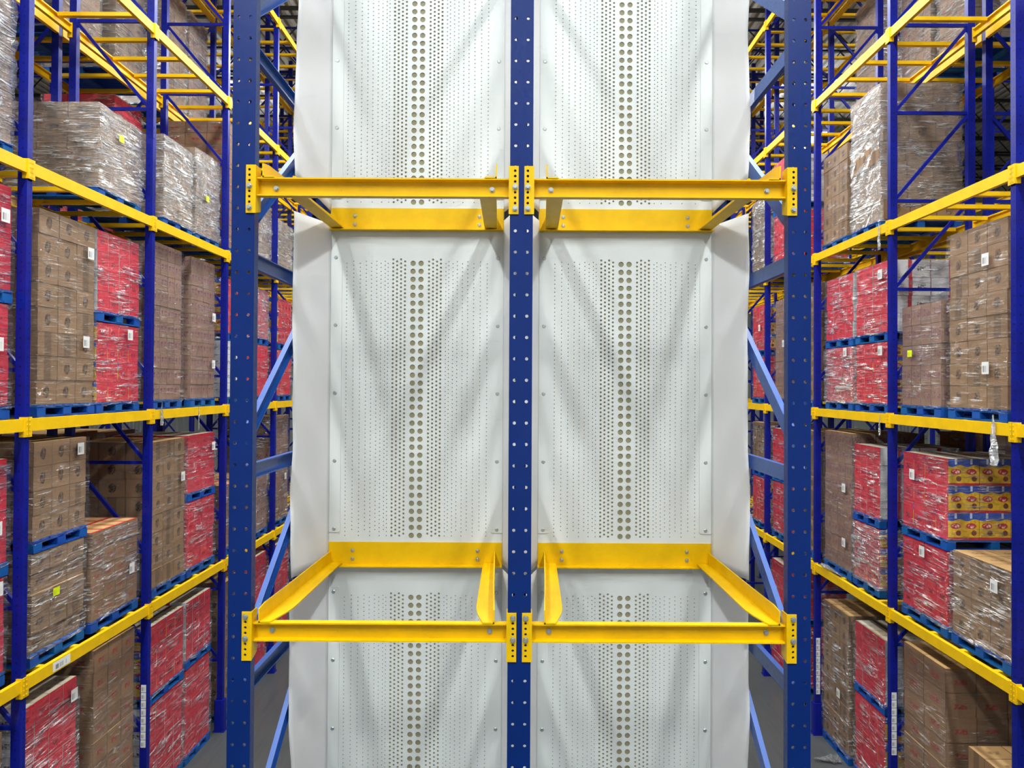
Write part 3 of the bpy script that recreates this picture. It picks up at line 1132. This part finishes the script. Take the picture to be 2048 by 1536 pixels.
# ---- left rack
load(-1, 3, 6.25, 7.27, None, 4.6, 'brown', 2, jag=0.02)
load(-1, 3, 8.75, 9.73, None, 3.53, 'small', 2, stickers=[(0.45, 0.7, 'y')])
load(-1, 3, 10.33, 11.24, None, 3.70, 'small', 2, jag=0.015)
load(-1, 3, 11.38, 12.25, None, 3.86, 'small', 2, jag=0.012, stickers=[(0.4, 0.45, 'y')])
load(-1, 3, 12.62, 13.6, None, 4.75, 'redprint', 3)
load(-1, 3, 13.95, 14.8, None, 3.72, 'small', 2)
load(-1, 3, 15.2, 16.2, None, 3.60, 'small', 2)
load(-1, 2, 6.28, 7.27, None, 0.81, 'red', 1, note=DN, stickers=[(0.8, 0.6, 'w')])
load(-1, 2, 6.28, 7.29, 0.815, 2.03, 'red', 1, note=UP, stickers=[(0.85, 0.7, 'w')])
load(-1, 2, 7.68, 8.72, None, 1.93, 'brown', 3, rowh=0.272, stickers=[(0.85, 0.84, 'w'), (0.78, 0.34, 'w')])
load(-1, 2, 8.76, 9.74, None, 0.77, 'redpouch', 1, rowh=0.25, note=DN, stickers=[(0.7, 0.88, 'w')])
load(-1, 2, 8.76, 9.74, 0.775, 1.93, 'redwhite', 1, note=UP)
load(-1, 2, 10.09, 10.96, None, 2.06, 'pink', 3)
load(-1, 2, 11.26, 12.15, None, 2.05, 'pink', 3, stickers=[(0.85, 0.6, 'w'), (0.85, 0.25, 'w')])
load(-1, 2, 12.6, 13.45, None, 0.78, 'white', 3, note=DN)
load(-1, 2, 12.6, 13.45, 0.785, 1.91, 'redpouch', 1, note=UP)
load(-1, 2, 13.87, 14.7, None, 0.79, 'red', 1, note=DN)
load(-1, 2, 13.87, 14.7, 0.795, 1.93, 'red', 2, note=UP)
load(-1, 2, 15.3, 16.2, None, 0.75, 'red', 1, note=DN)
load(-1, 2, 15.3, 16.2, 0.755, 1.89, 'redpouch', 1, note=UP)
load(-1, 1, 6.3, 7.25, None, -2.0, 'red', 1, note=DN, stickers=[(0.85, 0.9, 'w')])
load(-1, 1, 6.3, 7.28, -1.995, -0.79, 'red', 1, note=UP, stickers=[(0.8, 0.35, 'w')])
load(-1, 1, 7.62, 8.56, None, -1.88, 'small', 1, jag=0.022, note=DN, stickers=[(0.4, 0.55, 'y')])
load(-1, 1, 7.65, 8.6, -1.875, -0.66, 'brown', 3, note=UP, stickers=[(0.8, 0.88, 'w')])
load(-1, 1, 8.70, 9.76, None, -1.87, 'redprint', 1, stickers=[(0.8, 0.42, 'w')])
load(-1, 1, 10.12, 11.12, None, -0.86, 'brown', 3, stickers=[(0.85, 0.72, 'w')])
load(-1, 1, 11.2, 12.2, None, -1.91, 'red', 1, note=DN)
load(-1, 1, 11.2, 12.2, -1.905, -0.84, 'red', 1, note=UP, stickers=[(0.85, 0.75, 'w')])
load(-1, 1, 12.6, 13.4, None, -1.84, 'redprint', 1)
load(-1, 1, 13.8, 14.72, None, -1.87, 'pink', 1)
load(-1, 1, 15.05, 16.05, None, -0.70, 'pink', 1, stickers=[(0.7, 0.4, 'w')])
load(-1, 0, 6.3, 7.25, None, -3.6, 'brown', 3)
load(-1, 0, 7.47, 8.46, None, -4.85, 'red', 1, note=DN)
load(-1, 0, 7.47, 8.46, -4.845, -3.52, 'redwhite', 1, note=UP, stickers=[(0.88, 0.85, 'w')])
load(-1, 0, 8.78, 9.72, None, -3.36, 'redmark', 3)
load(-1, 0, 10.03, 11.12, None, -4.66, 'redwhite', 1, note=DN)
load(-1, 0, 10.03, 11.12, -4.655, -3.52, 'redpouch', 1, note=UP)
load(-1, 0, 11.19, 12.08, None, -4.58, 'red', 1, note=DN)
load(-1, 0, 11.19, 12.08, -4.575, -3.51, 'redwhite', 1, note=UP)
load(-1, 0, 12.65, 13.4, None, -3.6, 'brown', 3)
load(-1, 0, 13.8, 14.7, None, -4.7, 'red', 1, note=DN)
load(-1, 0, 13.8, 14.7, -4.695, -3.49, 'red', 1, note=UP)
load(-1, 0, 15.2, 16.1, None, -4.7, 'red', 1, note=DN)
load(-1, 0, 15.2, 16.1, -4.695, -3.52, 'red', 1, note=UP)
# ---- rack behind the left one
load(-1, 4, 8.75, 9.7, None, 7.2, 'brown', 2, rear=True)
load(-1, 4, 10.1, 11.05, None, 7.3, 'redprint', 2, rear=True)
load(-1, 4, 11.45, 12.3, None, 7.4, 'small', 2, rear=True)
load(-1, 4, 12.95, 13.85, None, 7.5, 'redprint', 2, rear=True)
load(-1, 4, 14.0, 14.78, None, 7.5, 'pink', 2, rear=True)
load(-1, 3, 7.7, 8.6, None, 4.5, 'redprint', 3, rear=True)
load(-1, 3, 11.45, 12.3, None, 4.75, 'red', 1, rear=True)
load(-1, 2, 7.7, 8.7, None, 1.9, 'pink', 3, rear=True)
load(-1, 2, 8.8, 9.7, None, 1.7, 'pink', 3, rear=True)
load(-1, 1, 7.7, 8.7, None, -0.8, 'redprint', 1, rear=True)
load(-1, 1, 8.8, 9.7, None, -0.9, 'red', 1, rear=True)
load(-1, 1, 10.15, 11.1, None, -0.75, 'brown', 3, rear=True)
load(-1, 1, 11.3, 12.2, None, -0.8, 'pink', 3, rear=True)
load(-1, 0, 7.7, 8.7, None, -3.6, 'brown', 3, rear=True)
# ---- right rack
load(1, 3, 10.3, 11.2, None, 4.51, 'brown', 2, jag=0.03, rowh=0.29)
load(1, 3, 11.38, 12.3, None, 3.99, 'brown', 3)
load(1, 3, 13.85, 14.72, None, 3.54, 'red', 1, note=DN)
load(1, 3, 13.85, 14.72, 3.545, 4.63, 'redwhite', 1, note=UP)
load(1, 3, 15.1, 16.0, None, 4.15, 'small', 2)
load(1, 2, 7.62, 8.68, None, 1.88, 'brown', 3, rowh=0.272, stickers=[(0.3, 0.8, 'w'), (0.3, 0.22, 'w')])
load(1, 2, 8.83, 9.76, None, 1.10, 'pink', 3, rowh=0.25, stickers=[(0.7, 0.52, 'y')])
load(1, 2, 10.06, 11.08, None, 0.66, 'redpouch', 1, rowh=0.25, note=DN, stickers=[(0.2, 0.86, 'w')])
load(1, 2, 10.06, 11.08, 0.665, 1.84, 'redwhite', 1, note=UP, stickers=[(0.2, 0.82, 'w')])
load(1, 2, 11.18, 12.16, None, 0.65, 'red', 2, note=DN, stickers=[(0.2, 0.9, 'w')])
load(1, 2, 11.18, 12.16, 0.655, 1.83, 'redwhite', 1, note=UP)
load(1, 2, 12.6, 13.6, None, 1.9, 'brown', 3)
load(1, 2, 13.8, 14.6, None, 1.77, 'pink', 3, stickers=[(0.3, 0.55, 'w')])
load(1, 2, 15.1, 16.0, None, 0.66, 'red', 1, note=DN)
load(1, 2, 15.1, 16.0, 0.665, 1.78, 'redpouch', 1, note=UP, stickers=[(0.4, 0.5, 'w')])
load(1, 1, 7.57, 8.62, None, -1.99, 'brown', 1, rowh=0.24, stickers=[(0.22, 0.78, 'w')])
load(1, 1, 8.7, 9.74, None, -2.04, 'red', 1, note=DN, stickers=[(0.48, 0.88, 'w')])
load(1, 1, 8.7, 9.74, -2.035, -0.89, 'redpouch', 1, note=UP, stickers=[(0.7, 0.72, 'w')])
load(1, 1, 10.34, 11.16, None, -2.1, 'redpouch', 2, note=DN)
load(1, 1, 10.34, 11.16, -2.095, -0.9, 'redwhite', 1, note=UP)
load(1, 1, 11.22, 12.22, None, -0.76, 'pink', 3, stickers=[(0.2, 0.6, 'w'), (0.2, 0.2, 'w')])
load(1, 1, 12.6, 13.6, None, -0.8, 'brown', 3)
load(1, 1, 13.85, 14.75, None, -1.96, 'red', 1, note=DN)
load(1, 1, 13.85, 14.75, -1.955, -0.87, 'red', 1, note=UP)
load(1, 1, 15.1, 16.0, None, -2.0, 'redpouch', 1, note=DN)
load(1, 1, 15.1, 16.0, -1.995, -0.8, 'small', 1, note=UP)
load(1, 0, 7.45, 8.35, None, -4.25, 'brown', 0)
load(1, 0, 8.75, 9.72, None, -3.51, 'redmark', 3, nu=2, stickers=[(0.25, 0.4, 'w')])
load(1, 0, 10.19, 11.12, None, -4.78, 'redpouch', 1, note=DN)
load(1, 0, 10.19, 11.12, -4.775, -3.69, 'redwhite', 1, note=UP)
load(1, 0, 11.32, 12.28, None, -3.7, 'brown', 1, stickers=[(0.3, 0.4, 'w')])
load(1, 0, 13.9, 14.8, None, -4.75, 'red', 1, note=DN)
load(1, 0, 13.9, 14.8, -4.745, -3.6, 'red', 1, note=UP)
# ---- rack behind the right one
load(1, 4, 7.65, 8.6, None, 7.2, 'brown', 2, rear=True)
load(1, 4, 8.75, 9.7, None, 7.2, 'redprint', 2, rear=True)
load(1, 4, 10.3, 11.2, None, 7.4, 'redprint', 2, rear=True)
load(1, 4, 11.4, 12.3, None, 7.4, 'redprint', 2, rear=True)
load(1, 4, 13.05, 13.95, None, 7.5, 'redprint', 2, rear=True)
load(1, 2, 7.7, 8.7, None, 0.9, 'pink', 3, rear=True)
load(1, 1, 7.7, 8.7, None, -1.0, 'pink', 3, rear=True)
load(1, 1, 8.8, 9.7, None, -0.8, 'white', 3, rear=True)
load(1, 1, 10.2, 11.2, None, -0.7, 'redprint', 1, rear=True)
load(1, 2, 10.2, 11.2, None, 1.8, 'brown', 3, rear=True)
load(1, 2, 11.3, 12.2, None, 1.8, 'pink', 3, rear=True)
# ---------------------------------------------------------------- rack location labels
def strip_mesh(n_, w_, h_):
    mb = MB()
    for q in range(n_):
        z = q * h_
        mb.box(-w_ / 2, w_ / 2, -0.002, 0.0, z + 0.004, z + h_ - 0.004)
    return mb.mesh('location_label', M_STICK)


tag(ob('location_label', strip_mesh(8, 0.07, 0.11), RL, (0.0, YP[2] - 0.041, EYE - 5.1)), 'column of white barcode labels', None, None, 'stuff')
tag(ob('location_label', strip_mesh(8, 0.07, 0.11), RR, (0.0, YP[2] - 0.041, EYE - 5.15)), 'column of white barcode labels', None, None, 'stuff')
tag(ob('location_label', strip_mesh(9, 0.07, 0.11), RR, (0.0, YP[3] - 0.041, EYE - 5.4)), 'column of white barcode labels', None, None, 'stuff')
ob('location_label', MB().box(0, 0.002, -0.15, 0.15, -0.05, 0.05).mesh('location_label', M_STICK), RL, (0.0585, 7.98, LV[0]))

# ---------------------------------------------------------------- loose film
def scrap(loc, length, width, seed, label, lying=False):
    mb = MB()
    NU, NV = 14, 16
    rows = []
    for j in range(NV + 1):
        q = j / NV
        r = width * (0.12 + 0.88 * (q ** 1.3) * (1.0 - 0.55 * max(0.0, q - 0.7) / 0.3)) * 0.5
        row = []
        for i in range(NU):
            a = 2 * math.pi * i / NU
            f = 1 + 0.75 * noise.noise((math.cos(a) * 2.2 + seed * 4, math.sin(a) * 2.2, q * 5))
            sway = 0.12 * width * noise.noise((seed, q * 3, 5.0))
            if lying:
                row.append((q * length - length / 2 + 0.03 * f, math.cos(a) * r * f * 1.3 + sway, max(0.003, 0.05 + math.sin(a) * r * f * 0.55)))
            else:
                row.append((math.cos(a) * r * f * 0.5, math.sin(a) * r * f + sway, -q * length))
        rows.append(row)
    for j in range(NV):
        for i in range(NU):
            k2 = (i + 1) % NU
            mb.quad(rows[j][i], rows[j][k2], rows[j + 1][k2], rows[j + 1][i], 0,
                    [(i / NU, j / NV), ((i + 1) / NU, j / NV), ((i + 1) / NU, (j + 1) / NV), (i / NU, (j + 1) / NV)])
    mb.poly(rows[-1])
    o = ob('film_scrap', mb.mesh('film_scrap', M_SCRAP, weld=True), None, loc)
    return tag(o, label, 'plastic film', 'loose stretch film')


scrap((5.17, 7.66, EYE - 0.30), 0.55, 0.17, 1.3, 'clear film bag hanging over the right rack middle beam, first full bay')
scrap((5.17, 10.08, EYE - 0.40), 0.30, 0.06, 2.1, 'short clear film tail hanging under the right rack middle beam')
scrap((5.17, 10.10, EYE + 2.40), 0.42, 0.09, 3.7, 'clear film tail hanging from the right rack upper beam')
scrap((-5.17, 10.10, EYE - 0.28), 0.33, 0.10, 4.4, 'clear film tail hanging over the left rack middle beam')
scrap((-5.185, 11.30, EYE - 0.30), 0.45, 0.04, 5.9, 'thin film string hanging over the left rack middle beam')
scrap((4.98, 11.45, 0.001), 0.42, 0.20, 6.6, 'crumpled clear film lying on the floor beside the right rack', True)
o_ = scrap((5.215, 11.7, LV[0] + 0.067), 0.8, 0.12, 7.2, 'bunched clear film at the foot of the right rack lower shelf load', True)
o_.rotation_euler = (0, 0, math.pi / 2)

for k_, v_ in USED.items():
    if v_ > 1:
        print('DUP', v_, k_)
print('objects', len(bpy.data.objects))
